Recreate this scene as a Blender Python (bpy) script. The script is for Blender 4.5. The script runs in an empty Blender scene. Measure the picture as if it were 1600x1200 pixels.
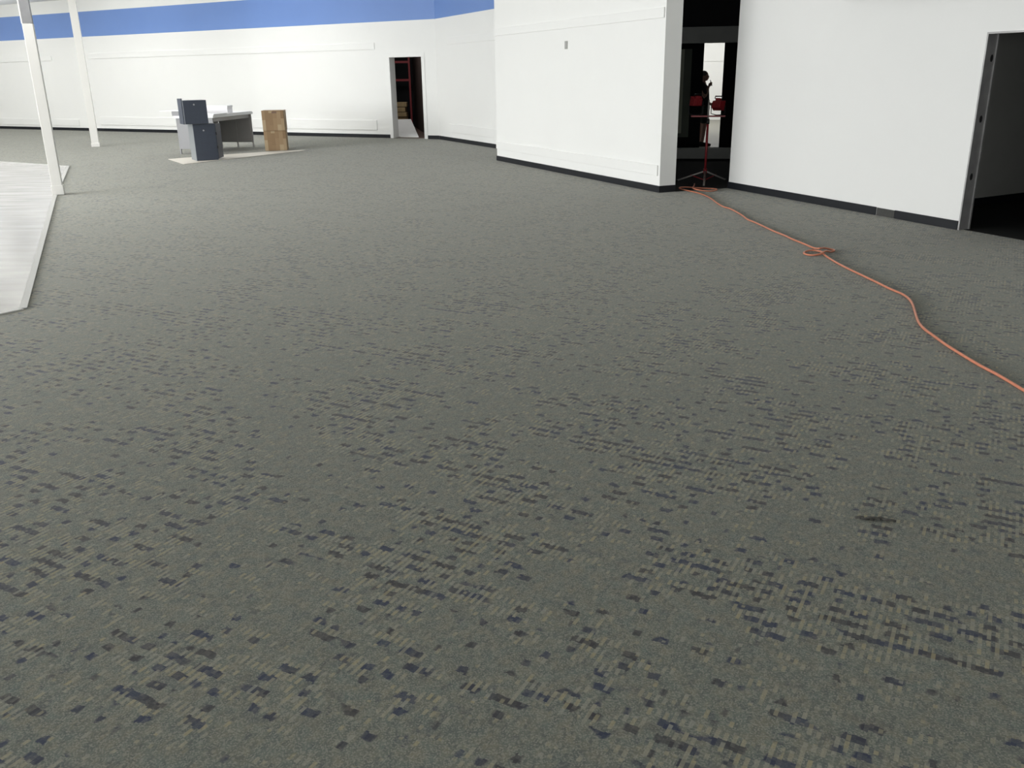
import bpy, bmesh, math, random
from mathutils import Vector, Matrix
random.seed(7)
sc = bpy.context.scene
COL = sc.collection
R = math.radians

# ------------------------------------------------------------------ materials
def new_mat(name):
    m = bpy.data.materials.new(name); m.use_nodes = True
    nt = m.node_tree
    return m, nt, nt.nodes['Principled BSDF']

def mat(name, rgb, rough=0.6, metal=0.0, var=0.06, scale=6.0, bump=0.0, spec=0.5):
    m, nt, b = new_mat(name)
    N, L = nt.nodes, nt.links
    tc = N.new('ShaderNodeTexCoord')
    no = N.new('ShaderNodeTexNoise'); no.inputs['Scale'].default_value = scale; no.inputs['Detail'].default_value = 4
    L.new(tc.outputs['Object'], no.inputs['Vector'])
    mx = N.new('ShaderNodeMix'); mx.data_type = 'RGBA'
    mx.inputs['A'].default_value = (*[c * (1 - var) for c in rgb], 1)
    mx.inputs['B'].default_value = (*[min(1, c * (1 + var)) for c in rgb], 1)
    L.new(no.outputs['Fac'], mx.inputs['Factor'])
    L.new(mx.outputs['Result'], b.inputs['Base Color'])
    b.inputs['Roughness'].default_value = rough; b.inputs['Metallic'].default_value = metal
    b.inputs['Specular IOR Level'].default_value = spec
    if bump:
        bp = N.new('ShaderNodeBump'); bp.inputs['Strength'].default_value = bump; bp.inputs['Distance'].default_value = 0.01
        L.new(no.outputs['Fac'], bp.inputs['Height']); L.new(bp.outputs['Normal'], b.inputs['Normal'])
    return m

def carpet_mat():
    m, nt, b = new_mat('carpet_pile')
    N, L = nt.nodes, nt.links
    def math_(op, a, bb=None, c=None):
        n = N.new('ShaderNodeMath'); n.operation = op
        for i, v in enumerate((a, bb, c)):
            if v is None: continue
            if isinstance(v, (int, float)): n.inputs[i].default_value = v
            else: L.new(v, n.inputs[i])
        return n.outputs[0]
    def vec(x, y, z=0.0):
        n = N.new('ShaderNodeCombineXYZ')
        for i, v in enumerate((x, y, z)):
            if isinstance(v, (int, float)): n.inputs[i].default_value = v
            else: L.new(v, n.inputs[i])
        return n.outputs[0]
    def noise(v, s=1.0, d=0.0, dim='3D'):
        n = N.new('ShaderNodeTexNoise'); n.inputs['Scale'].default_value = s; n.inputs['Detail'].default_value = d
        L.new(v, n.inputs['Vector']); return n.outputs['Fac']
    def white(v):
        n = N.new('ShaderNodeTexWhiteNoise'); n.noise_dimensions = '3D'; L.new(v, n.inputs['Vector']); return n
    def step(v, lo, hi):
        n = N.new('ShaderNodeMapRange'); n.clamp = True
        n.inputs['From Min'].default_value = lo; n.inputs['From Max'].default_value = hi
        L.new(v, n.inputs['Value']); return n.outputs['Result']
    def mix(f, A, B):
        n = N.new('ShaderNodeMix'); n.data_type = 'RGBA'
        for k, v in (('Factor', f), ('A', A), ('B', B)):
            if isinstance(v, tuple): n.inputs[k].default_value = (*v, 1)
            elif isinstance(v, float): n.inputs[k].default_value = v
            else: L.new(v, n.inputs[k])
        return n.outputs['Result']
    geo = N.new('ShaderNodeNewGeometry')
    rot = N.new('ShaderNodeVectorRotate'); rot.rotation_type = 'Z_AXIS'; rot.inputs['Angle'].default_value = R(29.0)
    L.new(geo.outputs['Position'], rot.inputs['Vector'])
    sp = N.new('ShaderNodeSeparateXYZ'); L.new(rot.outputs[0], sp.inputs[0])
    a, bb = sp.outputs[0], sp.outputs[1]
    P = rot.outputs[0]
    CW = 0.0125                                   # gauge of one tuft column
    ci = math_('FLOOR', math_('DIVIDE', a, CW))
    jit = noise(vec(math_('MULTIPLY', ci, 3.37), math_('MULTIPLY', bb, 2.0), 7.0), 1.0, 0.0)
    bj = math_('ADD', bb, math_('MULTIPLY', jit, 0.022))
    RH_ = 0.031                                   # one course of the figure
    rj = math_('FLOOR', math_('DIVIDE', bj, RH_))
    even = math_('LESS_THAN', math_('MODULO', math_('ADD', rj, 20000.0), 2.0), 0.5)
    # soft colour drift of the ground yarn + speckle of single tufts
    drift = noise(P, 2.2, 3)
    base = mix(drift, (0.140, 0.152, 0.126), (0.176, 0.171, 0.138))
    hue = noise(P, 17.0, 1.0)
    base = mix(math_('MULTIPLY', step(hue, 0.45, 0.75), 0.7), base, (0.108, 0.140, 0.134))
    base = mix(math_('MULTIPLY', step(hue, 0.50, 0.25), 0.6), base, (0.185, 0.165, 0.120))
    tuft = white(vec(ci, math_('FLOOR', math_('ADD', math_('DIVIDE', bb, 0.024), math_('MULTIPLY', white(vec(ci, 0.0, 1.0)).outputs['Value'], 1.0))), 3.0))
    base = mix(math_('MULTIPLY', tuft.outputs['Value'], 0.70), base, (0.078, 0.092, 0.088))
    fine = white(vec(math_('FLOOR', math_('DIVIDE', a, 0.0042)), math_('FLOOR', math_('DIVIDE', bb, 0.0042)), 9.0))
    base = mix(math_('MULTIPLY', math_('POWER', fine.outputs['Value'], 2.0), 0.68), base, (0.285, 0.280, 0.235))
    # patches where the accent yarns come up
    cl = noise(vec(math_('MULTIPLY', a, 1.5), math_('MULTIPLY', bb, 2.3), 4.0), 1.0, 1.0)
    cl2 = noise(vec(math_('MULTIPLY', a, 6.0), math_('MULTIPLY', bb, 9.0), 8.0), 1.0, 1.0)
    clus = math_('ADD', cl, math_('MULTIPLY', math_('SUBTRACT', cl2, 0.5), 0.75))
    dens = step(clus, 0.39, 0.62)
    # dark navy / charcoal blocks lying along the courses
    run = noise(vec(math_('MULTIPLY', a, 15.5), math_('MULTIPLY', rj, 7.31), 1.0), 1.0, 0.0)
    dthr = math_('SUBTRACT', 0.70, math_('MULTIPLY', dens, 0.24))
    dk = math_('MULTIPLY', step(math_('SUBTRACT', run, dthr), 0.0, 0.05), math_('ADD', 0.22, math_('MULTIPLY', even, 0.78)))
    dcol_n = noise(vec(math_('MULTIPLY', a, 6.0), math_('MULTIPLY', rj, 3.7), 6.0), 1.0, 0.0)
    dcol = mix(step(dcol_n, 0.4, 0.6), (0.034, 0.042, 0.075), (0.046, 0.044, 0.050))
    dtuft = math_('ADD', 0.62, math_('MULTIPLY', tuft.outputs['Value'], 0.34))
    base = mix(math_('MULTIPLY', dk, dtuft), base, dcol)
    # light straw dashes lying along every second column
    odd = math_('GREATER_THAN', math_('MODULO', math_('ADD', ci, 20000.0), 2.0), 0.5)
    seg = noise(vec(math_('MULTIPLY', ci, 5.17), math_('MULTIPLY', bb, 19.0), 2.0), 1.0, 0.0)
    patch = noise(vec(math_('MULTIPLY', a, 9.0), math_('MULTIPLY', rj, 2.9), 12.0), 1.0, 0.0)
    lthr = math_('SUBTRACT', 0.70, math_('MULTIPLY', dens, 0.17))
    lt1 = step(math_('SUBTRACT', seg, lthr), 0.0, 0.04)
    lt2 = math_('MULTIPLY', step(math_('SUBTRACT', patch, math_('SUBTRACT', 0.70, math_('MULTIPLY', dens, 0.22))), 0.0, 0.04), math_('SUBTRACT', 1.0, even))
    lt = math_('MULTIPLY', math_('MAXIMUM', lt1, lt2), odd)
    lcol = mix(white(vec(ci, rj, 5.0)).outputs['Value'], (0.33, 0.29, 0.17), (0.28, 0.28, 0.24))
    base = mix(math_('MULTIPLY', lt, math_('ADD', 0.38, math_('MULTIPLY', tuft.outputs['Value'], 0.30))), base, lcol)
    L.new(base, b.inputs['Base Color'])
    b.inputs['Roughness'].default_value = 0.95
    b.inputs['Specular IOR Level'].default_value = 0.15
    b.inputs['Sheen Weight'].default_value = 0.22
    b.inputs['Sheen Roughness'].default_value = 0.35
    b.inputs['Sheen Tint'].default_value = (0.95, 0.93, 0.88, 1)
    bp = N.new('ShaderNodeBump'); bp.inputs['Strength'].default_value = 0.25; bp.inputs['Distance'].default_value = 0.004
    L.new(fine.outputs['Value'], bp.inputs['Height']); L.new(bp.outputs['Normal'], b.inputs['Normal'])
    return m

def vinyl_mat():
    m, nt, b = new_mat('polished_white_floor')
    N, L = nt.nodes, nt.links
    geo = N.new('ShaderNodeNewGeometry')
    mp = N.new('ShaderNodeMapping'); mp.inputs['Rotation'].default_value = (0, 0, R(-8)); mp.inputs['Scale'].default_value = (0.7, 3.2, 1)
    L.new(geo.outputs['Position'], mp.inputs['Vector'])
    no = N.new('ShaderNodeTexNoise'); no.inputs['Scale'].default_value = 1.6; no.inputs['Detail'].default_value = 6
    L.new(mp.outputs[0], no.inputs['Vector'])
    mx = N.new('ShaderNodeMix'); mx.data_type = 'RGBA'
    mx.inputs['A'].default_value = (0.34, 0.33, 0.315, 1); mx.inputs['B'].default_value = (0.57, 0.555, 0.525, 1)
    L.new(no.outputs['Fac'], mx.inputs['Factor']); L.new(mx.outputs['Result'], b.inputs['Base Color'])
    rr = N.new('ShaderNodeMapRange'); rr.inputs['To Min'].default_value = 0.08; rr.inputs['To Max'].default_value = 0.32
    L.new(no.outputs['Fac'], rr.inputs['Value']); L.new(rr.outputs[0], b.inputs['Roughness'])
    bp = N.new('ShaderNodeBump'); bp.inputs['Strength'].default_value = 0.12; bp.inputs['Distance'].default_value = 0.01
    L.new(no.outputs['Fac'], bp.inputs['Height']); L.new(bp.outputs['Normal'], b.inputs['Normal'])
    b.inputs['Specular IOR Level'].default_value = 0.6
    return m

def box_mat(name, cols, sx, sz):
    """blotchy strips of different browns, as on the cardboard stack"""
    m, nt, b = new_mat(name)
    N, L = nt.nodes, nt.links
    tc = N.new('ShaderNodeTexCoord'); sp = N.new('ShaderNodeSeparateXYZ'); L.new(tc.outputs['Object'], sp.inputs[0])
    ad = N.new('ShaderNodeMath'); ad.operation = 'ADD'; L.new(sp.outputs[0], ad.inputs[0]); L.new(sp.outputs[1], ad.inputs[1])
    def fl(src, k):
        d = N.new('ShaderNodeMath'); d.operation = 'MULTIPLY'; d.inputs[1].default_value = k; L.new(src, d.inputs[0])
        f = N.new('ShaderNodeMath'); f.operation = 'FLOOR'; L.new(d.outputs[0], f.inputs[0]); return f.outputs[0]
    i = fl(ad.outputs[0], sx)
    w0 = N.new('ShaderNodeTexWhiteNoise'); w0.noise_dimensions = '1D'; L.new(i, w0.inputs['W'])
    of = N.new('ShaderNodeMath'); of.operation = 'ADD'; L.new(sp.outputs[2], of.inputs[0]); L.new(w0.outputs['Value'], of.inputs[1])
    j = fl(of.outputs[0], sz)
    cb = N.new('ShaderNodeCombineXYZ'); L.new(i, cb.inputs[0]); L.new(j, cb.inputs[1])
    w = N.new('ShaderNodeTexWhiteNoise'); w.noise_dimensions = '2D'; L.new(cb.outputs[0], w.inputs['Vector'])
    cr = N.new('ShaderNodeValToRGB'); cr.color_ramp.elements[0].color = (*cols[0], 1); cr.color_ramp.elements[1].color = (*cols[2], 1)
    e = cr.color_ramp.elements.new(0.5); e.color = (*cols[1], 1)
    L.new(w.outputs['Value'], cr.inputs['Fac']); L.new(cr.outputs['Color'], b.inputs['Base Color'])
    b.inputs['Roughness'].default_value = 0.8
    return m

M = dict(
    carpet=carpet_mat(), vinyl=vinyl_mat(),
    wall=mat('white_wall_paint', (0.84, 0.84, 0.82), 0.65, var=0.012, scale=1.5, bump=0.02),
    wall2=mat('white_wall_paint_flat', (0.80, 0.80, 0.785), 0.7, var=0.015, scale=0.8, bump=0.02),
    blue=mat('blue_wall_paint', (0.15, 0.27, 0.60), 0.5, var=0.03, scale=1.0),
    trim=mat('white_trim_paint', (0.84, 0.84, 0.82), 0.5, var=0.01),
    ceil=mat('ceiling_white', (0.85, 0.85, 0.84), 0.9, var=0.02),
    black=mat('black_rubber_base', (0.007, 0.0085, 0.012), 0.5, var=0.2, spec=0.3),
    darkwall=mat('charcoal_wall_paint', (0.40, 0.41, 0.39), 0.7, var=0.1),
    blackfloor_shade=mat('black_floor_and_shade', (0.014, 0.015, 0.015), 0.9, var=0.3, spec=0.2),
    bareglue=mat('bare_grey_glue_patch', (0.05, 0.05, 0.047), 0.8, var=0.4, scale=30),
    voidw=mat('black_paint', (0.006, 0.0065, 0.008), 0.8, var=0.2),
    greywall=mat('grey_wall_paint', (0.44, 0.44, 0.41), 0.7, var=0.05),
    brownwall=mat('dark_brown_wall', (0.045, 0.027, 0.022), 0.7, var=0.2),
    brownfloor=mat('brown_concrete', (0.10, 0.06, 0.045), 0.8, var=0.2),
    pane=mat('grey_green_pane', (0.62, 0.66, 0.50), 0.5, var=0.05),
    panedark=mat('dark_green_frame', (0.12, 0.15, 0.10), 0.5, var=0.1),
    beigefloor=mat('beige_floor', (0.20, 0.195, 0.165), 0.6, var=0.05),
    pole=mat('white_column_paint', (0.69, 0.68, 0.65), 0.45, var=0.02),
    poleshade=mat('column_shade_grey', (0.25, 0.25, 0.258), 0.5, 0.1, var=0.12, scale=9),
    jamb=mat('galvanised_steel', (0.34, 0.335, 0.335), 0.45, 0.4, var=0.45, scale=5),
    hole=mat('black_hole', (0.004, 0.004, 0.005), 0.9),
    strip=mat('grey_transition_strip', (0.42, 0.42, 0.40), 0.5, var=0.04),
    cord=mat('orange_cord_jacket', (0.56, 0.20, 0.115), 0.35, var=0.15, scale=40),
    red=mat('red_powder_coat', (0.27, 0.018, 0.024), 0.4, var=0.15),
    steel=mat('worn_steel', (0.40, 0.38, 0.36), 0.45, 0.5, var=0.2),
    blackp=mat('black_plastic', (0.012, 0.012, 0.013), 0.5),
    glass=mat('lamp_glass', (0.55, 0.56, 0.55), 0.1, var=0.05),
    deskgrey=mat('light_grey_enamel', (0.265, 0.265, 0.275), 0.5, var=0.04),
    deskdark=mat('dark_grey_enamel', (0.42, 0.41, 0.405), 0.55, var=0.06),
    desktop=mat('pale_desk_laminate', (0.84, 0.86, 0.86), 0.35, var=0.02),
    navy=mat('navy_enamel', (0.048, 0.058, 0.082), 0.5, var=0.18, scale=12),
    cabside=mat('grey_cabinet_side', (0.21, 0.225, 0.235), 0.5, var=0.08),
    paper=mat('white_paper', (0.84, 0.85, 0.86), 0.6, var=0.015),
    whitebox=mat('white_card', (0.80, 0.79, 0.81), 0.6, var=0.02),
    greylock=mat('bright_lock', (0.5, 0.5, 0.52), 0.3, 0.8),
    sheet=mat('cream_board', (0.66, 0.62, 0.55), 0.6, var=0.03),
    cardA=box_mat('brown_card_strips', ((0.20, 0.125, 0.065), (0.30, 0.20, 0.11), (0.42, 0.32, 0.20)), 10.5, 3.4),
    tape=mat('brown_tape', (0.16, 0.085, 0.05), 0.3),
    lumber=mat('brown_lumber', (0.36, 0.26, 0.13), 0.7, var=0.5, scale=8),
    greyboard=mat('grey_board', (0.88, 0.88, 0.86), 0.7, var=0.06),
    redpaint=mat('dark_red_paint', (0.24, 0.025, 0.03), 0.6),
    skin=mat('skin', (0.50, 0.30, 0.24), 0.55, var=0.05),
    hair=mat('grey_hair', (0.12, 0.115, 0.11), 0.7, var=0.3, scale=60),
    shirt=mat('dark_shirt', (0.018, 0.018, 0.026), 0.85, var=0.2),
    shorts=mat('dark_green_shorts', (0.022, 0.035, 0.032), 0.85, var=0.2),
    shoe=mat('dark_shoes', (0.015, 0.012, 0.012), 0.6),
    scrap=mat('dark_carpet_scrap', (0.05, 0.048, 0.042), 0.9, var=0.5, scale=60),
    boxgrey=mat('grey_box_plate', (0.36, 0.36, 0.34), 0.5),
)

# ------------------------------------------------------------------ mesh helpers
def BM(): return bmesh.new()

def hexa(bm, pts, mi=0):
    v = [bm.verts.new(p) for p in pts]
    for f in ((0, 3, 2, 1), (4, 5, 6, 7), (0, 1, 5, 4), (1, 2, 6, 5), (2, 3, 7, 6), (3, 0, 4, 7)):
        bm.faces.new([v[i] for i in f]).material_index = mi

def box(bm, x0, x1, y0, y1, z0, z1, mi=0):
    hexa(bm, [(x0, y0, z0), (x1, y0, z0), (x1, y1, z0), (x0, y1, z0), (x0, y0, z1), (x1, y0, z1), (x1, y1, z1), (x0, y1, z1)], mi)

def tube(bm, pts, r, n=10, caps=True, mi=0):
    pts = [Vector(p) for p in pts]
    rs = r if isinstance(r, (list, tuple)) else [r] * len(pts)
    rings = []; up = None
    for i, p in enumerate(pts):
        t = (pts[min(i + 1, len(pts) - 1)] - pts[max(i - 1, 0)]).normalized()
        if up is None:
            up = Vector((0, 0, 1)) if abs(t.z) < 0.9 else Vector((1, 0, 0))
        s = t.cross(up).normalized(); up = s.cross(t).normalized()
        rings.append([bm.verts.new(p + (s * math.cos(q) + up * math.sin(q)) * rs[i]) for q in [2 * math.pi * k / n for k in range(n)]])
    for a, b in zip(rings, rings[1:]):
        for k in range(n):
            f = bm.faces.new((a[k], a[(k + 1) % n], b[(k + 1) % n], b[k])); f.smooth = True; f.material_index = mi
    if caps:
        bm.faces.new(rings[0][::-1]).material_index = mi; bm.faces.new(rings[-1]).material_index = mi

def catmull(pts, n=6):
    P = [Vector(p) for p in pts]; out = []
    for i in range(len(P) - 1):
        p0, p1, p2, p3 = P[max(i - 1, 0)], P[i], P[i + 1], P[min(i + 2, len(P) - 1)]
        for k in range(n):
            t = k / n
            out.append(0.5 * ((2 * p1) + (-p0 + p2) * t + (2 * p0 - 5 * p1 + 4 * p2 - p3) * t * t + (-p0 + 3 * p1 - 3 * p2 + p3) * t ** 3))
    out.append(P[-1]); return out

def ell(bm, c, r, seg=20, rings=14, mi=0):
    mt = Matrix.Translation(c) @ Matrix.Diagonal((*r, 1))
    res = bmesh.ops.create_uvsphere(bm, u_segments=seg, v_segments=rings, radius=1.0, matrix=mt)
    for v in res['verts']:
        for f in v.link_faces: f.smooth = True; f.material_index = mi

def cyl(bm, p0, p1, r, n=20, mi=0): tube(bm, [p0, p1], r, n, True, mi)

def obj(name, bm, mats, parent=None, bevel=0.0):
    bmesh.ops.recalc_face_normals(bm, faces=bm.faces)
    me = bpy.data.meshes.new(name); bm.to_mesh(me); bm.free()
    o = bpy.data.objects.new(name, me); COL.objects.link(o)
    for m in (mats if isinstance(mats, (list, tuple)) else [mats]): me.materials.append(m)
    if parent is not None: o.parent = parent
    if bevel:
        b = o.modifiers.new('bevel', 'BEVEL'); b.width = bevel; b.segments = 2; b.limit_method = 'ANGLE'
    return o

def thing(name, label, cat, loc, rz=0.0, group=None):
    o = bpy.data.objects.new(name, None); COL.objects.link(o); o.empty_display_size = 0.1
    o.location = loc; o.rotation_euler = (0, 0, rz)
    o['label'] = label; o['category'] = cat
    if group: o['group'] = group
    return o

def tag(o, label, cat, group=None):
    o['label'] = label; o['category'] = cat
    if group: o['group'] = group
    return o

def struct(name, bm, mats, bevel=0.0, label=None):
    o = obj(name, bm, mats, None, bevel); o['kind'] = 'structure'
    if label: o['label'] = label
    return o

class Run:
    """a straight wall line: s along it, n behind it (away from the hall)"""
    def __init__(s, o, d, n): s.o = Vector(o); s.d = Vector(d).normalized(); s.n = Vector(n).normalized()
    def p(s, a, b, z): q = s.o + s.d * a + s.n * b; return (q.x, q.y, z)
    def box(s, bm, s0, s1, n0, n1, z0, z1, mi=0):
        hexa(bm, [s.p(s0, n0, z0), s.p(s1, n0, z0), s.p(s1, n1, z0), s.p(s0, n1, z0), s.p(s0, n0, z1), s.p(s1, n0, z1), s.p(s1, n1, z1), s.p(s0, n1, z1)], mi)

LW = Run((-20.025, 36.279), (18.067, -10.084), (0.4874, 0.8732))
S2 = Run((-1.958, 26.195), (1.656, -3.588), (0.908, 0.419))
MW = Run((-0.237, 19.383), (2.527, -5.741), (0.9153, 0.4028))
RW = Run((3.44, 14.047), (1.64, -4.081), (0.9279, 0.3729))
ST = Run((3.396, 19.111), (1.282, -0.228), (0.175, 0.9846))     # shop front inside the dark opening
BK = Run((3.889, 21.883), (1.467, -0.261), (0.175, 0.9846))     # black wall behind it
H = 4.42

# ------------------------------------------------------------------ floors
bm = BM(); box(bm, -42, 18, -18, 26.0, -0.12, 0.0); box(bm, -42, 18, 26.0, 48, -0.12, 0.0)
struct('floor', bm, M['carpet'])
vin = [(-9.53, 19.59), (-7.187, 14.136), (-3.987, 7.002), (-4.085, 6.866), (-8.6, 0.6), (-26.0, 8.0), (-22.0, 27.5)]
def poly(pts, z0, z1):
    b = BM(); lo = [b.verts.new((x, y, z0)) for x, y in pts]; hi = [b.verts.new((x, y, z1)) for x, y in pts]
    b.faces.new(lo[::-1]); b.faces.new(hi)
    for i in range(len(pts)): b.faces.new((lo[i], lo[(i + 1) % len(pts)], hi[(i + 1) % len(pts)], hi[i]))
    return b
struct('floor', poly(vin, 0.0, 0.006), M['vinyl'], label='polished white floor area')
bm = BM()
for a, b in ((vin[6], vin[0]), (vin[0], vin[1]), (vin[1], vin[2]), (vin[2], vin[3]), (vin[3], vin[4])):
    a, b = Vector((*a, 0)), Vector((*b, 0)); d = (b - a).normalized(); n = Vector((-d.y, d.x, 0)) * 0.045
    q = [a - n * 0.3, b - n * 0.3, b + n, a + n]
    hexa(bm, [(v.x, v.y, 0.0) for v in q] + [(v.x, v.y, 0.009) for v in q])
struct('trim_1', bm, M['strip'], label='grey strip edging the white floor')

# ------------------------------------------------------------------ hall walls
D0, D1, DH = 19.06, 20.20, 2.25                # back doorway in the left wall
bm = BM()
for s0, s1, z0 in ((-10.0, D0, 0.0), (D1, 20.69, 0.0), (D0, D1, DH)):
    LW.box(bm, s0, s1, 0, 0.24, z0, 3.19, 0)
LW.box(bm, -10, 20.69, 0, 0.24, 3.19, 4.0, 1)
LW.box(bm, -10, 20.69, 0, 0.24, 4.0, H, 0)
struct('wall_left', bm, [M['wall'], M['blue']])
bm = BM()
S2.box(bm, 0, 7.1, 0, 0.2, 0, 3.19, 0); S2.box(bm, 0, 7.1, 0, 0.2, 3.19, 4.0, 1); S2.box(bm, 0, 7.1, 0, 0.2, 4.0, H, 0)
struct('wall_back', bm, [M['wall'], M['blue']])
bm = BM(); MW.box(bm, 0, 6.272, 0, 0.285, 0, H); MW.box(bm, 0, 0.15, 0.285, 1.24, 0, H); struct('wall_middle', bm, M['wall'])
R0, R1, RH = 4.398, 5.55, 2.07                 # doorway in the right wall
bm = BM()
RW.box(bm, 0, R0, 0, 0.14, 0, H); RW.box(bm, R0, R1, 0, 0.14, RH, H); RW.box(bm, R1, 18.0, 0, 0.14, 0, H)
struct('wall_right', bm, M['wall2'])
# hall closed behind the camera
q0 = RW.p(18, 0, 0); q1 = LW.p(-10, 0, 0)
e1 = (q0[0] - 27.5 * 0.9279, q0[1] - 27.5 * 0.3729)
def seg_wall(name, a, b, z1, m, t=0.15, z0=0.0):
    a, b = Vector(a[:2]), Vector(b[:2]); d = (b - a).normalized(); n = Vector((-d.y, d.x))
    r = Run(a, d, n); w = BM(); r.box(w, 0, (b - a).length, 0, t, z0, z1); return struct(name, w, m)
seg_wall('wall_rear', e1, q0, H, M['wall'], -0.15)
seg_wall('wall_far_left', q1, e1, H, M['wall'], -0.15)
bm = BM(); box(bm, -42, 18, -18, 48, H, H + 0.15); struct('ceiling', bm, M['ceil'])

# skirtings
def base(name, run, spans, n0=-0.014, n1=0.0, h=0.1):
    w = BM()
    for a, b in spans: run.box(w, a, b, n0, n1, 0.0, h)
    return struct(name, w, M['black'], bevel=0.003)
base('baseboard_left', LW, ((-10, D0 - 0.1), (D1 + 0.1, 20.68)))
base('baseboard_back', S2, ((0.01, 6.9),))
bm = BM(); MW.box(bm, -0.014, 6.286, -0.014, 0.0, 0, 0.1); MW.box(bm, 6.272, 6.286, 0.0, 0.285, 0, 0.1); MW.box(bm, -0.014, 0.0, 0.0, 1.22, 0, 0.1)
struct('baseboard_middle', bm, M['black'], bevel=0.003)
base('baseboard_right', RW, ((-0.014, 3.13), (3.44, R0 - 0.02), (R1 + 0.02, 18.0)))

# painted boards running along the walls
bm = BM(); RW.box(bm, 3.14, 3.43, -0.006, 0.0, 0, 0.095); struct('trim_9', bm, M['bareglue'], label='bare grey gap in the skirting')
def rail(name, run, spans):
    w = BM()
    for a, b, z0, z1 in spans: run.box(w, a, b, -0.02, 0.0, z0, z1)
    return struct(name, w, M['trim'], bevel=0.004)
rail('trim_2', LW, ((-10, 3.95, 2.44, 2.60), (6.1, 18.58, 2.46, 2.64)))
rail('trim_3', LW, ((-10, 4.9, 0.17, 0.40), (6.1, 18.5, 0.22, 0.50)))
rail('trim_4', S2, ((0.88, 6.6, 2.50, 2.68),))
rail('trim_5', S2, ((0.85, 6.6, 0.24, 0.46),))
rail('trim_6', MW, ((0.0, 6.24, 2.47, 2.61),))
rail('trim_7', MW, ((0.0, 6.22, 0.245, 0.40),))
# pale casing lining the back doorway
bm = BM()
for s0, s1, z0, z1 in ((D0, D0 + 0.02, 0, DH), (D1 - 0.02, D1, 0, DH), (D0 + 0.02, D1 - 0.02, DH - 0.02, DH)): LW.box(bm, s0, s1, -0.012, 0.25, z0, z1)
for s0, s1, z0, z1 in ((D0 - 0.09, D0, 0, DH + 0.09), (D1, D1 + 0.09, 0, DH + 0.09), (D0, D1, DH, DH + 0.09)): LW.box(bm, s0, s1, -0.012, -0.0005, z0, z1)
struct('door_1', bm, M['trim'], bevel=0.003)

# steel frame of the right doorway, three empty bolt holes in its reveal
bm = BM()
RW.box(bm, R0 - 0.012, R0 + 0.006, -0.006, 0.146, 0, RH + 0.012)
RW.box(bm, R1 - 0.006, R1 + 0.012, -0.006, 0.146, 0, RH + 0.012)
RW.box(bm, R0 + 0.006, R1 - 0.006, -0.006, 0.146, RH - 0.006, RH + 0.012)
RW.box(bm, R0 + 0.006, R0 + 0.02, 0.128, 0.146, 0, RH - 0.006)
d2 = struct('door_2', bm, M['jamb'])
for z, b in ((1.823, 0.121), (1.201, 0.1), (0.587, 0.09)):
    bm = BM(); a = Vector(RW.p(R0 + 0.0055, b - 0.03, z)); dd = Vector((*RW.d, 0)); nn = Vector((*RW.n, 0))
    ring = [a + nn * 0.02 * math.cos(t) + Vector((0, 0, 0.038 * math.sin(t))) for t in [k * math.pi / 8 for k in range(16)]]
    lo = [bm.verts.new(p) for p in ring]; hi = [bm.verts.new(p + dd * 0.002) for p in ring]
    bm.faces.new(lo[::-1]); bm.faces.new(hi)
    for k in range(16): bm.faces.new((lo[k], lo[(k + 1) % 16], hi[(k + 1) % 16], hi[k]))
    obj('bolt_hole', bm, M['hole'], d2)
# side room beyond the right doorway
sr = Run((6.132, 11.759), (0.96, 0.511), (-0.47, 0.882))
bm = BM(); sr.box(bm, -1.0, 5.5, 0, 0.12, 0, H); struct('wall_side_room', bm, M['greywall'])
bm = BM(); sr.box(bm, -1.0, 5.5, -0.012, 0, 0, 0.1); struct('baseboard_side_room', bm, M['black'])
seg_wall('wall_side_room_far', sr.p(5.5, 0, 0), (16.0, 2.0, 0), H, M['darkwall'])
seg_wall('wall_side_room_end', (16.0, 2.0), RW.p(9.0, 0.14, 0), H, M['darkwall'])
# soffit running along the right wall above the doorway
bm = BM(); RW.box(bm, 2.2, 18.0, -1.3, -0.0005, 2.57, H - 0.001); struct('trim_8', bm, M['wall2'], label='soffit above the right wall')

# ------------------------------------------------------------------ dark opening between the walls
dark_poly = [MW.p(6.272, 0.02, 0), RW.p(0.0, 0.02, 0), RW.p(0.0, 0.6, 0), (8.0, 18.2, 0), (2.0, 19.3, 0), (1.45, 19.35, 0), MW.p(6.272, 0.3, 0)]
struct('floor', poly([q[:2] for q in dark_poly], 0.0, 0.004), M['blackfloor_shade'], label='black floor inside the dark opening')
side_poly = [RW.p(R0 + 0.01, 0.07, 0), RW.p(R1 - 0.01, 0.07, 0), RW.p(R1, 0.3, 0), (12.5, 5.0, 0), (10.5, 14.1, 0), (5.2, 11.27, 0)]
struct('floor', poly([q[:2] for q in side_poly], 0.0, 0.004), M['blackfloor_shade'], label='side room floor with its shade put in as black')  # thin slab over the carpet, its black stands in for shade
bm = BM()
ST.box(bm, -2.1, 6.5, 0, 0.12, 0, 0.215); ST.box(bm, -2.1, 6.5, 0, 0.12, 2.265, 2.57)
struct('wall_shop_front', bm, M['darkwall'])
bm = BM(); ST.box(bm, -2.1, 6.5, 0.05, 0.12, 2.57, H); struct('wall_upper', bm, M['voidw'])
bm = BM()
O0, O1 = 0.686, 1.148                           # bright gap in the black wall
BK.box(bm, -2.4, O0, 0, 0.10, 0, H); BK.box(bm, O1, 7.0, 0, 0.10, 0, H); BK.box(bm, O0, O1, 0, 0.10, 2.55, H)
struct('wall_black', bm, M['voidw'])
bm = BM(); BK.box(bm, -0.35, 0.245, -0.03, 0, 0.34, 2.215)
w1 = struct('window_1', bm, M['pane'], label='grey green glazed panel in the dark wall')
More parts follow.
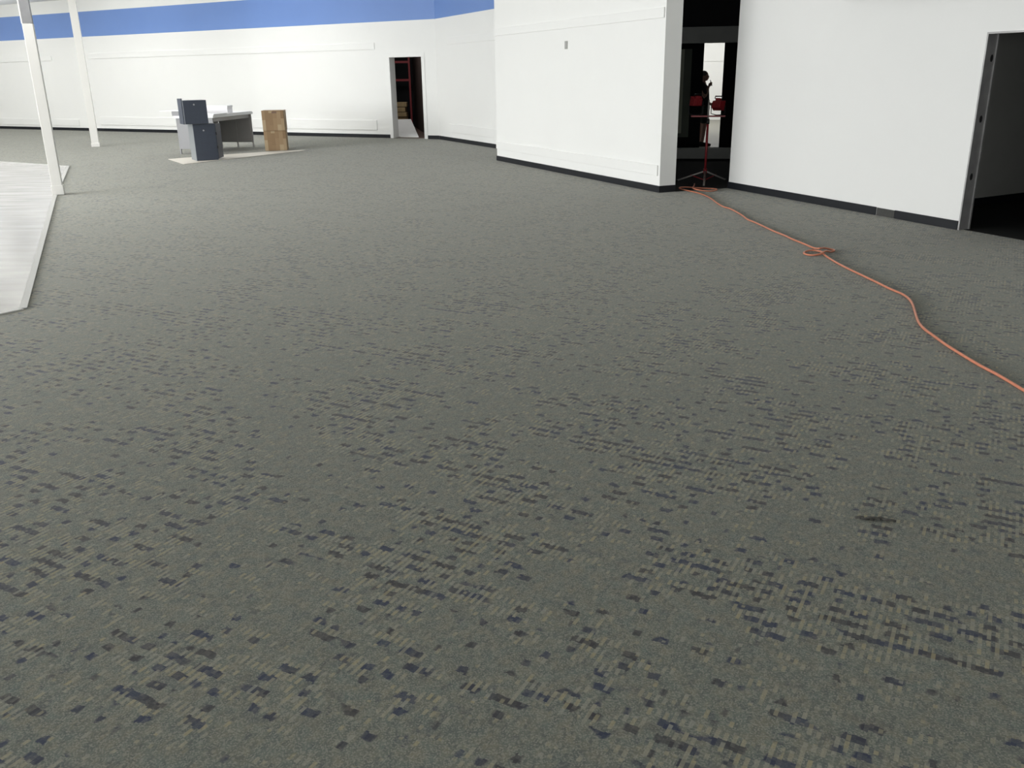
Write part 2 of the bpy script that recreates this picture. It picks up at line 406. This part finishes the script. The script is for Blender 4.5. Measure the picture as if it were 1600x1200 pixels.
bm = BM(); BK.box(bm, 0.245, 0.415, -0.05, 0, 0.25, 2.215); BK.box(bm, -0.35, 0.245, -0.05, 0, 0.25, 0.338)
obj('window_frame', bm, M['panedark'], w1)
# side walls closing the dark space
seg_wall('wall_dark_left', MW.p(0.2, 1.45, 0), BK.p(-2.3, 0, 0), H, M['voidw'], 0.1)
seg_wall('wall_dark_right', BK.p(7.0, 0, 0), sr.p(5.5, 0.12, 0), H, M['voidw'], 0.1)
# white room beyond
bm = BM()
FW = Run((3.889 * 34.15 / 21.7, 21.883 * 34.15 / 21.7), (1.467, -0.261), (0.175, 0.9846))
FW.box(bm, -3.5, 6.0, 0, 0.15, 0, 2.05, 0); FW.box(bm, -3.5, 6.0, -0.015, 0.15, 2.05, H, 0)
struct('wall_white_room', bm, M['wall'])
seg_wall('wall_white_room_left', BK.p(-1.5, 0.1, 0), FW.p(-3.5, 0, 0), H, M['wall'], 0.1)
seg_wall('wall_white_room_right', BK.p(5.0, 0.1, 0), FW.p(6.0, 0, 0), H, M['wall'], -0.1)
a0, a1, a2, a3 = BK.p(-1.5, 0.1, 0), BK.p(5.0, 0.1, 0), FW.p(6.0, 0, 0), FW.p(-3.5, 0, 0)
struct('floor', poly([a[:2] for a in (a0, a1, a2, a3)], 0.0, 0.005), M['beigefloor'], label='beige floor of the white room')

# ------------------------------------------------------------------ back room behind the left wall
struct('floor', poly([(-5.2, 27.95), (-2.2, 26.55), (-2.0, 33.6), (-6.2, 33.6)], 0.0, 0.005), M['brownfloor'], label='brown floor of the back room')
seg_wall('wall_back_room_right', (-2.27, 26.8), (-3.28, 32.6), H, M['brownwall'], -0.1)
seg_wall('wall_back_room_left', (-4.3, 27.9), (-5.6, 33.0), H, M['brownwall'], 0.1)
seg_wall('wall_back_room_end', (-6.2, 33.0), (-2.0, 32.5), H, M['voidw'], 0.1)

# ------------------------------------------------------------------ columns
def column(x, y, w, rz, label, shade_plate):
    t = thing('column', label, 'column', (x, y, 0), rz, 'white steel columns')
    h = w / 2
    if shade_plate:
        b = BM(); box(b, -h, h, -h, h, 0.006, 2.58); obj('lower_casing', b, M['pole'], t, 0.006)
        b = BM(); box(b, -h * 1.12, h * 0.55, -h * 0.8, h * 1.3, 2.58, H); obj('shaft', b, M['pole'], t, 0.004)
        b = BM(); box(b, -h * 0.85, h * 0.95, -h, -h * 0.8, 2.585, H); box(b, h * 0.55, h * 0.95, -h * 0.8, h * 0.9, 2.585, H)  # grey plate: shade on the upper column put into its colour
        obj('shade_plate', b, M['poleshade'], t)['label'] = 'grey plate standing in for shade on the upper column'
    else:
        b = BM(); box(b, -h, h, -h, h, 0.0, H); obj('shaft', b, M['pole'], t, 0.006)
    b = BM(); box(b, -h - 0.012, h + 0.012, -h - 0.012, h + 0.012, 0.006 if shade_plate else 0.0, 0.15 if shade_plate else 0.1); obj('base_collar', b, M['pole'], t, 0.004)
    return t
column(-7.325, 14.62, 0.15, R(20), 'white square column with shade painted grey on its upper part, at the corner edge of the white floor', True)
column(-11.48, 25.45, 0.19, R(20), 'all white square column farther back on the carpet, left of the desk', False)

# ------------------------------------------------------------------ electrical box on the white partition
t = thing('electrical_box', 'small grey electrical box high on the white middle wall', 'electrical box', MW.p(3.18, 0, 2.20), math.atan2(MW.d.y, MW.d.x))
b = BM(); box(b, -0.045, 0.045, -0.012, 0.0, -0.065, 0.065); obj('plate', b, M['boxgrey'], t, 0.003)
b = BM(); box(b, 0.0, 0.03, -0.016, -0.012, -0.035, 0.035); obj('socket', b, M['deskdark'], t)

# ------------------------------------------------------------------ the desk group
sheet = [(-7.836, 20.948), (-7.016, 19.62), (-5.177, 22.738), (-5.10, 22.98), (-5.68, 22.836), (-6.84, 21.95)]
tag(obj('board_sheet', poly(sheet, 0.0, 0.008), M['sheet']), 'cream board sheet lying on the carpet under the navy cabinets', 'board')

# desk: local x across the near end, y along its length
ang = math.atan2(-0.2, 0.91) + R(3)
t = thing('office_desk', 'long grey steel desk with an open side, strewn with white plans', 'desk', (-8.06, 22.40, 0), ang)
DW, DL, DZ = 0.95, 2.15, 0.90
b = BM(); box(b, -0.03, DW + 0.04, -0.04, DL + 0.03, DZ - 0.055, DZ); obj('desktop', b, M['desktop'], t, 0.004)
b = BM(); box(b, 0.03, DW - 0.03, 0.0, 0.03, 0.12, DZ - 0.055); obj('end_panel', b, M['deskgrey'], t, 0.003)
b = BM(); box(b, 0.05, DW - 0.03, DL - 0.05, DL - 0.02, 0.13, DZ - 0.055); obj('end_panel', b, M['deskdark'], t, 0.003)['label'] = 'dark grey far end panel'
b = BM(); box(b, 0.0, 0.03, 0.05, DL - 0.05, 0.13, DZ - 0.055); obj('back_panel', b, M['deskdark'], t, 0.003)
b = BM(); box(b, DW - 0.06, DW - 0.04, 0.05, DL - 0.07, DZ - 0.15, DZ - 0.055); obj('apron', b, M['deskdark'], t, 0.003)
for x, y in ((0.0, 0.0), (DW - 0.03, 0.0), (0.03, DL - 0.03), (0.5, DL - 0.06), (DW - 0.03, DL - 0.03)):
    b = BM(); box(b, x, x + 0.03, y - 0.002, y + 0.032, 0.0, DZ - 0.055); obj('leg', b, M['deskgrey' if y < 0.1 else 'deskdark'], t)
desk = t
def at_desk(x, y, z):
    c, s = math.cos(ang), math.sin(ang); return (-8.06 + c * x - s * y, 22.40 + s * x + c * y, z)
# shallow grey drawer lying under the plans at the near left corner
t = thing('drawer', 'shallow grey drawer lying on the near left corner of the desk', 'drawer', at_desk(0.0, 0.0, DZ), ang)
b = BM(); box(b, -0.06, 0.40, -0.02, 0.55, 0, 0.015); box(b, -0.06, -0.045, -0.02, 0.55, 0.015, 0.1); box(b, 0.385, 0.40, -0.02, 0.55, 0.015, 0.1); box(b, -0.045, 0.385, 0.535, 0.55, 0.015, 0.1)
obj('tray', b, M['deskgrey'], t)
b = BM(); box(b, -0.07, 0.41, -0.035, -0.02, 0.0, 0.105); obj('front', b, M['deskgrey'], t, 0.003)
# white plan sheets: one stack in front, one on the far half, one sheet sticking out over the drawer
def sheets(label, x0, x1, y0, y1, z, th, n, rz=0.0):
    b = BM()
    for k in range(n):
        jx, jy = random.uniform(-.012, .012), random.uniform(-.012, .012); e = 0.0004 if k < n - 1 else 0
        box(b, x0 + jx, x1 + jx, y0 + jy, y1 + jy, th * k / n, th * (k + 1) / n)
    o = obj('plan_sheets', b, M['paper']); o.location = at_desk(0, 0, z); o.rotation_euler = (0, 0, ang + rz)
    tag(o, label, 'paper', 'white plan sheets on the desk')
sheets('stack of white plan sheets on the near right part of the desktop', 0.44, 1.03, -0.07, 0.62, DZ + 0.001, 0.035, 3)
sheets('broad white plan sheets covering the far half of the desktop', 0.0, 1.0, 0.66, 2.14, DZ + 0.001, 0.016, 2)
sheets('white sheet on the shallow drawer, sticking out past the left of the desk', -0.36, 0.41, -0.05, 0.53, DZ + 0.107, 0.012, 1)
t = thing('white_box', 'long low white box lying on the plans on the desk', 'box', at_desk(0.22, 1.0, DZ + 0.018), ang + R(6))
b = BM(); box(b, 0.0, 0.62, 0.0, 0.36, 0.0, 0.13); obj('body', b, M['whitebox'], t, 0.004)
b = BM(); box(b, -0.012, 0.632, -0.012, 0.372, 0.13, 0.175); obj('lid', b, M['paper'], t, 0.006)

def navy_cabinet(loc, rz, label, w, d, h, ajar):
    t = thing('cabinet', label, 'cabinet', loc, rz, 'navy metal cabinets')
    b = BM(); th = 0.018
    box(b, 0, th, 0.02, d, 0, h); box(b, w - th, w, 0.02, d, 0, h); box(b, th, w - th, 0.02, d, 0, th); box(b, th, w - th, 0.02, d, h - th, h); box(b, th, w - th, d - th, d, th, h - th)
    obj('body', b, M['cabside'], t, 0.003)
    b = BM(); box(b, 0.003, w - 0.003, 0.0, 0.018, 0.004, h - 0.004); f = obj('front_panel', b, M['navy'], t, 0.003)
    b = BM(); cyl(b, (w * 0.46, 0.001, h * 0.82), (w * 0.46, -0.008, h * 0.82), 0.018); obj('lock', b, M['greylock'], f)
    if ajar:
        b = BM(); hexa(b, [(w + 0.004, 0.05, 0.02), (w + 0.022, 0.05, 0.02), (w + 0.25, d + 0.02, 0.02), (w + 0.232, d + 0.02, 0.02), (w + 0.004, 0.05, h - 0.02), (w + 0.022, 0.05, h - 0.02), (w + 0.25, d + 0.02, h - 0.02), (w + 0.232, d + 0.02, h - 0.02)]); s = obj('side_door', b, M['navy'], t, 0.003)
        for z in (h * 0.35, h * 0.72):
            b = BM(); box(b, w - 0.002, w + 0.028, 0.035, 0.075, z - 0.03, z + 0.03); obj('hinge', b, M['blackp'], s)
    else:
        b = BM(); box(b, -0.022, -0.004, 0.05, d, 0.0, h + 0.035); box(b, -0.004, 0.06, d * 0.75, d - 0.02, h + 0.0, h + 0.035); obj('side_door', b, M['navy'], t, 0.003)
    return t
ca = math.atan2(0.152, 0.455)
navy_cabinet((-6.955, 20.30, 0.008), ca + R(13), 'lower navy metal cabinet standing on the cream board sheet', 0.48, 0.50, 0.79, True)
navy_cabinet((-7.06, 20.16, 0.80), ca + R(12), 'upper navy metal cabinet stacked askew on the other cabinet', 0.50, 0.46, 0.50, False)

def carton(loc, rz, label, hole):
    t = thing('cardboard_box', label, 'box', loc, rz, 'stacked brown boxes')
    b = BM(); box(b, -0.27, 0.27, 0, 0.5, 0, 0.475); obj('body', b, M['cardA'], t, 0.006)
    b = BM(); box(b, -0.274, -0.003, -0.004, 0.504, 0.475, 0.482); box(b, 0.003, 0.274, -0.004, 0.504, 0.475, 0.482); obj('flap', b, M['cardA'], t)
    if hole:
        b = BM(); box(b, -0.02, 0.10, -0.003, 0.001, 0.42, 0.46); obj('hand_hole', b, M['tape'], t)
    return t
carton((-5.84, 22.965, 0.0), R(9), 'bottom brown box of the stack right of the desk', False)
carton((-5.85, 22.975, 0.484), R(7), 'top brown box of the stack right of the desk', True)

# ------------------------------------------------------------------ things seen through the back doorway
t = thing('ramp_board', 'pale grey board sloping up inside the back doorway', 'board', (-3.2, 27.35, 0), 0)
b = BM(); hexa(b, [(-0.55, 0.15, 0.006), (0.56, -0.33, 0.006), (0.10, 2.15, 0.39), (-0.75, 2.15, 0.39), (-0.55, 0.15, 0.03), (0.56, -0.33, 0.03), (0.10, 2.15, 0.415), (-0.75, 2.15, 0.415)])
obj('panel', b, M['greyboard'], t)
b = BM(); box(b, -0.6, 0.0, 2.0, 2.06, 0.006, 0.375); obj('support', b, M['lumber'], t)
for k in range(6):
    b = BM(); w = 0.45 + random.uniform(-0.03, 0.03); box(b, -w, w, -0.2, 0.2, 0, 0.135); o = obj('wooden_board', b, M['lumber'], None, 0.004)
    o.location = (-3.72 + random.uniform(-0.03, 0.03), 30.2, 0.006 + 0.155 * k); o.rotation_euler = (0, 0, R(random.uniform(-3, 3)))
    tag(o, 'thick brown board in the pile seen through the back doorway', 'board', 'brown boards in the back room')
    if k:
        pass
t = thing('shelf_frame', 'red steel shelf frame standing in the dark back room', 'shelf', (-3.25, 31.2, 0.005))
for x in (-0.9, 0.0):
    b = BM(); box(b, x - 0.03, x + 0.03, -0.03, 0.03, 0, 2.3); obj('post', b, M['redpaint'], t)
for z in (1.55, 2.12):
    b = BM(); box(b, -0.87, -0.03, -0.02, 0.02, z, z + 0.07); obj('beam', b, M['redpaint'], t)

# ------------------------------------------------------------------ work light on a tripod
t = thing('work_light', 'red tripod work light with two lamp heads in the dark opening', 'work light', (3.22, 14.78, 0), R(-12))
def P(x, y): # world offset to local
    c, s = math.cos(R(-12)), math.sin(R(-12)); return (c * x + s * y, -s * x + c * y)
feet = [P(2.827 - 3.22, 15.091 - 14.78), P(3.639 - 3.22, 15.07 - 14.78), P(3.086 - 3.22, 14.20 - 14.78)]
for i, (x, y) in enumerate(feet):
    b = BM(); tube(b, [(0, 0, 0.19), (x * 0.9, y * 0.9, 0.03), (x, y, 0.014)], 0.013 if i < 2 else 0.017, 10); lg = obj('leg', b, M['steel'], t)
    b = BM(); ell(b, (x, y, 0.014), (0.022, 0.022, 0.014)); obj('rubber_foot', b, M['blackp'], lg)
    b = BM(); tube(b, [(0, 0, 0.045), (x * 0.52, y * 0.52, 0.115)], 0.010, 8); obj('brace', b, M['red'], t)
b = BM(); cyl(b, (0, 0, 0.15), (0, 0, 0.23), 0.03); obj('collar', b, M['red'], t)
b = BM(); cyl(b, (0, 0, 0.03), (0, 0, 1.00), 0.019); obj('pole', b, M['red'], t)
b = BM(); cyl(b, (0, 0, 1.00), (0, 0, 1.30), 0.013); obj('upper_pole', b, M['steel'], t)
b = BM(); cyl(b, (0, 0, 0.93), (0, 0, 1.01), 0.026); cyl(b, (0.0, -0.02, 0.97), (0.0, -0.075, 0.97), 0.016); obj('clamp_knob', b, M['blackp'], t)
b = BM(); box(b, -0.27, 0.27, -0.011, 0.011, 1.038, 1.063); obj('crossbar', b, M['red'], t, 0.003)
def lamp(x, z, rz, tilt, sc_=1.0):
    mt = Matrix.Translation((x, 0, z)) @ Matrix.Rotation(rz, 4, 'Z') @ Matrix.Rotation(tilt, 4, 'X') @ Matrix.Scale(sc_, 4)
    def tf(b): bmesh.ops.transform(b, matrix=mt, verts=b.verts); return b
    b = BM()  # tapered housing, deeper at the back
    hexa(b, [(-0.095, -0.03, -0.075), (0.095, -0.03, -0.075), (0.07, 0.07, -0.05), (-0.07, 0.07, -0.05), (-0.095, -0.03, 0.075), (0.095, -0.03, 0.075), (0.07, 0.07, 0.05), (-0.07, 0.07, 0.05)])
    for k in range(5): box(b, -0.05 + k * 0.025 - 0.003, -0.05 + k * 0.025 + 0.003, 0.065, 0.09, -0.045, 0.045)
    box(b, -0.04, 0.04, 0.0, 0.05, 0.06, 0.095)
    h = obj('lamp_head', tf(b), M['red'], t, 0.004)
    b = BM(); box(b, -0.085, 0.085, -0.036, -0.03, -0.065, 0.065); obj('lamp_glass', tf(b), M['glass'], h)
    b = BM()
    for k in range(5): tube(b, [(-0.08 + 0.04 * k, -0.05, -0.075), (-0.08 + 0.04 * k, -0.05, 0.075)], 0.003, 6)
    for k in range(3): tube(b, [(-0.095, -0.05, -0.06 + 0.06 * k), (0.095, -0.05, -0.06 + 0.06 * k)], 0.003, 6)
    obj('wire_guard', tf(b), M['blackp'], h)
    b = BM(); tube(b, [(-0.06, 0.03, 0.09), (-0.06, 0.03, 0.125), (0.06, 0.03, 0.125), (0.06, 0.03, 0.09)], 0.009, 8); obj('lamp_handle', tf(b), M['blackp'], h)
    zb = 1.063
    b = BM(); tube(b, [(x - 0.108, 0, z), (x - 0.108, 0, zb + 0.03), (x - 0.03, 0, zb + 0.006), (x + 0.03, 0, zb + 0.006), (x + 0.108, 0, zb + 0.03), (x + 0.108, 0, z)], 0.007, 8); obj('yoke', b, M['blackp'], t)
lamp(-0.20, 1.28, R(205), R(-15))
lamp(0.15, 1.22, R(148), R(14), 1.05)

# ------------------------------------------------------------------ orange extension cord
pts = [(2.880, 4.10), (2.899, 4.434), (2.901, 4.687), (2.897, 4.956), (2.881, 5.151), (2.877, 5.387), (2.879, 5.584), (2.892, 5.778), (2.906, 5.968), (2.946, 6.151), (3.031, 6.398), (3.118, 6.643), (3.166, 6.824), (3.182, 6.995), (3.157, 7.177), (3.145, 7.415), (3.123, 7.721), (3.100, 8.052), (3.095, 8.377), (3.108, 8.629), (3.122, 8.78), (3.05, 8.845), (2.965, 8.80), (2.935, 8.70), (2.975, 8.625), (3.06, 8.625), (3.14, 8.70), (3.22, 8.785), (3.285, 8.855), (3.262, 8.925), (3.19, 8.90), (3.128, 8.84), (3.126, 8.92), (3.119, 9.015), (3.095, 9.251), (3.064, 9.481), (3.043, 9.761), (3.009, 10.014), (2.986, 10.325), (2.961, 10.654), (2.932, 10.903), (2.947, 11.211), (2.946, 11.537), (2.931, 11.825), (2.888, 12.008), (2.885, 12.381), (2.900, 12.774), (2.892, 13.123), (2.850, 13.420), (2.781, 13.656), (2.716, 13.826), (2.668, 13.999), (2.703, 14.153), (2.821, 14.170), (3.003, 14.019), (3.190, 13.918), (3.194, 13.759), (3.047, 13.622), (2.876, 13.644), (2.845, 13.883), (2.95, 14.3), (3.02, 14.6)]
lift = {(3.122, 8.78): 0.014, (3.05, 8.845): 0.016, (3.06, 8.625): 0.02, (3.14, 8.70): 0.034, (3.19, 8.90): 0.028, (3.128, 8.84): 0.036, (3.126, 8.92): 0.02,
        (3.194, 13.759): 0.012, (3.047, 13.622): 0.012, (2.876, 13.644): 0.034, (2.845, 13.883): 0.034}
zz = [(p[0], p[1], lift.get(p, 0.0105)) for p in pts]
b = BM(); tube(b, catmull(zz, 6), 0.0095, 8)
tag(obj('extension_cord', b, M['cord']), 'long orange extension cord looping across the carpet to the tripod light', 'cord')

# ------------------------------------------------------------------ scrap on the carpet
b = BM(); rnd = random.Random(3)
for k in range(7):
    x = -0.06 + 0.02 * k; tube(b, [(x, rnd.uniform(-.01, .01), 0.006), (x + 0.02, rnd.uniform(-.012, .012), rnd.uniform(0.006, 0.014)), (x + 0.035, rnd.uniform(-.012, .012), 0.005)], 0.005, 7)
o = obj('carpet_scrap', b, M['scrap']); o.location = (1.461, 3.223, 0); o.rotation_euler = (0, 0, R(-14))
tag(o, 'small dark twist of scrap lying on the near carpet below the cord', 'scrap')

# ------------------------------------------------------------------ the person in the bright gap
def skin_remesh(name, chains, blobs, voxel, m, parent, smooth=3):
    """limbs as tapered tubes with ball joints, fused into one continuous surface"""
    b = BM()
    for pts_, rs in chains:
        c = catmull(pts_, 4); n = len(c); k = len(rs) - 1
        rr = []
        for i in range(n):
            u = i / (n - 1) * k; j = min(int(u), k - 1); rr.append(rs[j] + (rs[j + 1] - rs[j]) * (u - j))
        tube(b, c, rr, 12)
        ell(b, c[0], (rr[0],) * 3, 12, 8); ell(b, c[-1], (rr[-1],) * 3, 12, 8)
    for c, r in blobs: ell(b, c, r, 20, 14)
    o = obj(name, b, m, parent)
    rm = o.modifiers.new('fuse', 'REMESH'); rm.mode = 'VOXEL'; rm.voxel_size = voxel; rm.use_smooth_shade = True
    s = o.modifiers.new('smooth', 'SMOOTH'); s.iterations = smooth; s.factor = 0.5
    dg = bpy.context.evaluated_depsgraph_get(); me = bpy.data.meshes.new_from_object(o.evaluated_get(dg))
    o.modifiers.clear(); o.data = me
    me.materials.clear(); me.materials.append(m)
    return o
# local axes: x = towards what the person faces (right in the picture), y = away, z up
pr = thing('person', 'grey-haired person in dark top and shorts standing in the bright gap', 'person', (4.735, 22.17, 0.005), R(-12))
chains = [
    # legs: hip, knee, ankle
    ([(-0.02, -0.09, 0.88), (0.01, -0.095, 0.48), (-0.03, -0.095, 0.09)], (0.085, 0.055, 0.04)),
    ([(-0.02, 0.09, 0.88), (-0.05, 0.10, 0.48), (-0.10, 0.10, 0.09)], (0.085, 0.055, 0.04)),
    ([(-0.03, -0.095, 0.06), (0.05, -0.10, 0.045), (0.13, -0.10, 0.035)], (0.042, 0.042, 0.03)),
    ([(-0.10, 0.10, 0.06), (-0.02, 0.105, 0.045), (0.06, 0.11, 0.035)], (0.042, 0.042, 0.03)),
    # torso leaning slightly back, neck
    ([(-0.02, 0, 0.90), (-0.04, 0, 1.10), (-0.07, 0, 1.32), (-0.075, 0, 1.42)], (0.125, 0.12, 0.135, 0.09)),
    ([(-0.075, 0, 1.42), (-0.06, 0, 1.53)], (0.055, 0.05)),
    ([(-0.075, -0.16, 1.40), (-0.075, 0.16, 1.40)], (0.065, 0.065)),
    # right arm (near the viewer) raised with the device
    ([(-0.075, -0.19, 1.40), (-0.02, -0.23, 1.15), (0.06, -0.15, 1.37)], (0.052, 0.042, 0.030)),
    # left arm hanging, bent forward
    ([(-0.075, 0.19, 1.40), (-0.06, 0.22, 1.12), (0.12, 0.18, 0.98)], (0.052, 0.042, 0.030)),
]
blobs = [((-0.05, 0, 1.615), (0.098, 0.077, 0.115)), ((0.0, 0, 1.555), (0.05, 0.05, 0.05)), ((0.052, 0, 1.595), (0.018, 0.013, 0.026)),
         ((-0.06, -0.078, 1.60), (0.018, 0.010, 0.03)), ((-0.06, 0.078, 1.60), (0.018, 0.010, 0.03)),
         ((0.045, 0, 1.555), (0.012, 0.022, 0.008)), ((0.085, -0.14, 1.415), (0.030, 0.034, 0.045)), ((0.155, 0.17, 0.965), (0.045, 0.02, 0.034))]
for k in range(4):   # right hand fingers curl round the device
    z = 1.395 + 0.02 * k; L_ = (0.9, 1.05, 1.0, 0.8)[k]
    chains.append(([(0.095, -0.16, z), (0.125 + 0.01 * L_, -0.155, z + 0.012), (0.13, -0.115, z + 0.016)], (0.010, 0.009, 0.008)))
chains.append(([(0.08, -0.12, 1.42), (0.092, -0.098, 1.45), (0.102, -0.098, 1.478)], (0.011, 0.010, 0.008)))
for k in range(4):   # left hand fingers, slightly curled
    z = 0.99 - 0.017 * k; L_ = (0.065, 0.075, 0.07, 0.055)[k]
    chains.append(([(0.185, 0.17, z), (0.185 + L_ * 0.6, 0.168, z - 0.008), (0.185 + L_, 0.155, z - 0.025)], (0.009, 0.0085, 0.0075)))
chains.append(([(0.15, 0.155, 0.985), (0.18, 0.135, 1.0), (0.20, 0.13, 0.995)], (0.010, 0.0095, 0.008)))
body = skin_remesh('body', chains, blobs, 0.007, M['skin'], pr)
# hair: cap over crown, back and sides
skin_remesh('hair', [], [((-0.062, 0, 1.645), (0.097, 0.083, 0.09)), ((-0.095, 0, 1.60), (0.06, 0.074, 0.075))], 0.008, M['hair'], pr)
for s in (-1, 1):
    b = BM(); ell(b, (0.040, 0.030 * s, 1.615), (0.008, 0.011, 0.007), 10, 8); obj('eye', b, M['blackp'], pr)
# clothes follow the body
skin_remesh('shirt', [([(-0.02, 0, 0.88), (-0.04, 0, 1.10), (-0.07, 0, 1.32), (-0.075, 0, 1.425)], (0.142, 0.137, 0.150, 0.085)),
                      ([(-0.075, -0.165, 1.40), (-0.075, 0.165, 1.40)], (0.077, 0.077)),
                      ([(-0.075, -0.19, 1.40), (-0.02, -0.212, 1.25)], (0.066, 0.062)), ([(-0.075, 0.19, 1.40), (-0.065, 0.212, 1.22)], (0.066, 0.062))], [], 0.010, M['shirt'], pr)
skin_remesh('shorts', [([(-0.02, 0, 0.93), (-0.02, 0, 0.82)], (0.140, 0.125)),
                       ([(-0.02, -0.09, 0.86), (0.005, -0.095, 0.60)], (0.100, 0.085)), ([(-0.02, 0.09, 0.86), (-0.04, 0.098, 0.60)], (0.100, 0.085))], [], 0.010, M['shorts'], pr)
for (x, y) in ((-0.03, -0.098), (-0.10, 0.104)):
    skin_remesh('shoe', [([(x - 0.035, y, 0.055), (x + 0.07, y - 0.004, 0.05), (x + 0.19, y - 0.008, 0.038)], (0.052, 0.05, 0.036))], [((x - 0.005, y, 0.09), (0.05, 0.047, 0.04))], 0.008, M['shoe'], pr)
b = BM(); mt = Matrix.Translation((0.118, -0.132, 1.455)) @ Matrix.Rotation(R(-20), 4, 'Y')
box(b, -0.008, 0.008, -0.02, 0.05, -0.07, 0.075); bmesh.ops.transform(b, matrix=mt, verts=b.verts)
o = obj('handheld_device', b, M['blackp'], None, 0.004); o.matrix_world = Matrix.Translation((4.735, 22.17, 0.005)) @ Matrix.Rotation(R(-12), 4, 'Z')
tag(o, 'small dark device held up by the person in the bright gap', 'phone')

# ------------------------------------------------------------------ light: the hall's ceiling fittings
def area(name, loc, rz, sx, sy, power, col=(1, 1.0, 0.985)):
    l = bpy.data.lights.new(name, 'AREA'); l.shape = 'RECTANGLE'; l.size = sx; l.size_y = sy; l.energy = power; l.color = col
    o = bpy.data.objects.new(name, l); COL.objects.link(o); o.location = loc; o.rotation_euler = (0, 0, rz); return o
for off, pw, ss in ((-3.6, 88, (-4.0, 2.5, 9.0, 15.5)), (-8.5, 118, (-4.0, 2.5, 9.0, 15.5)), (-13.5, 125, (2.5, 9.0, 15.5, 21.0)), (-19.0, 100, (3.0, 9.5, 16.0, 21.0)), (-25.0, 40, (5.0, 11.5, 18.0))):
    for q in ss:
        x, y, _ = LW.p(q, off, 0)
        area('ceiling_light', (x, y, H - 0.06), math.atan2(LW.d.y, LW.d.x), 5.0, 0.35, pw)
for q in (-4.0, 2.5, 9.0, 15.5):              # added fill, facing up to brighten the ceiling and wall top
    x, y, _ = LW.p(q, -2.2, 0)
    o = area('ceiling_fill', (x, y, H - 0.75), 0, 4.5, 0.3, 50); o.rotation_euler = (math.pi, 0, math.atan2(LW.d.y, LW.d.x))
x, y, _ = FW.p(1.2, -4.0, 0)
area('white_room_light', (x, y, H - 0.06), 0, 4.0, 4.0, 300)
# daylight from the shop windows on the left, plus added fill behind the camera
def aimed_light(loc, look, sx, sy, power):
    o = area('daylight_and_fill', loc, 0, sx, sy, power, (0.97, 0.99, 1.0))
    o.rotation_euler = (Vector(look) - Vector(loc)).to_track_quat('-Z', 'Y').to_euler()
aimed_light((-19.2, 6.0, 2.2), (0.2, 10.8, 1.9), 17.0, 3.0, 2650)
aimed_light((-4.2, -7.6, 1.35), (-7.9, 1.7, 1.45), 15.0, 2.4, 560)

area('back_room_light', (-3.75, 29.0, 3.4), 0, 0.5, 0.5, 27)

w = bpy.data.worlds.new('world'); sc.world = w; w.use_nodes = True
w.node_tree.nodes['Background'].inputs[0].default_value = (0.8, 0.85, 0.9, 1); w.node_tree.nodes['Background'].inputs[1].default_value = 0.2

# ------------------------------------------------------------------ camera
cd = bpy.data.cameras.new('camera'); cam = bpy.data.objects.new('camera', cd); COL.objects.link(cam)
cd.sensor_fit = 'HORIZONTAL'; cd.sensor_width = 36.0; cd.lens = 36.0 * 1378.9 / 1600.0
cd.clip_start = 0.05; cd.clip_end = 200
pitch, roll = 0.3385, R(-0.930)
cam.matrix_world = Matrix.Translation((0, 0, 1.75)) @ Matrix.Rotation(math.pi / 2 - pitch, 4, 'X') @ Matrix.Rotation(-roll * -1.0, 4, 'Z')
sc.camera = cam
sc.view_settings.view_transform = 'Standard'; sc.view_settings.look = 'None'
sc.view_settings.exposure = 0.0; sc.view_settings.gamma = 1.0; sc.view_settings.use_curve_mapping = False
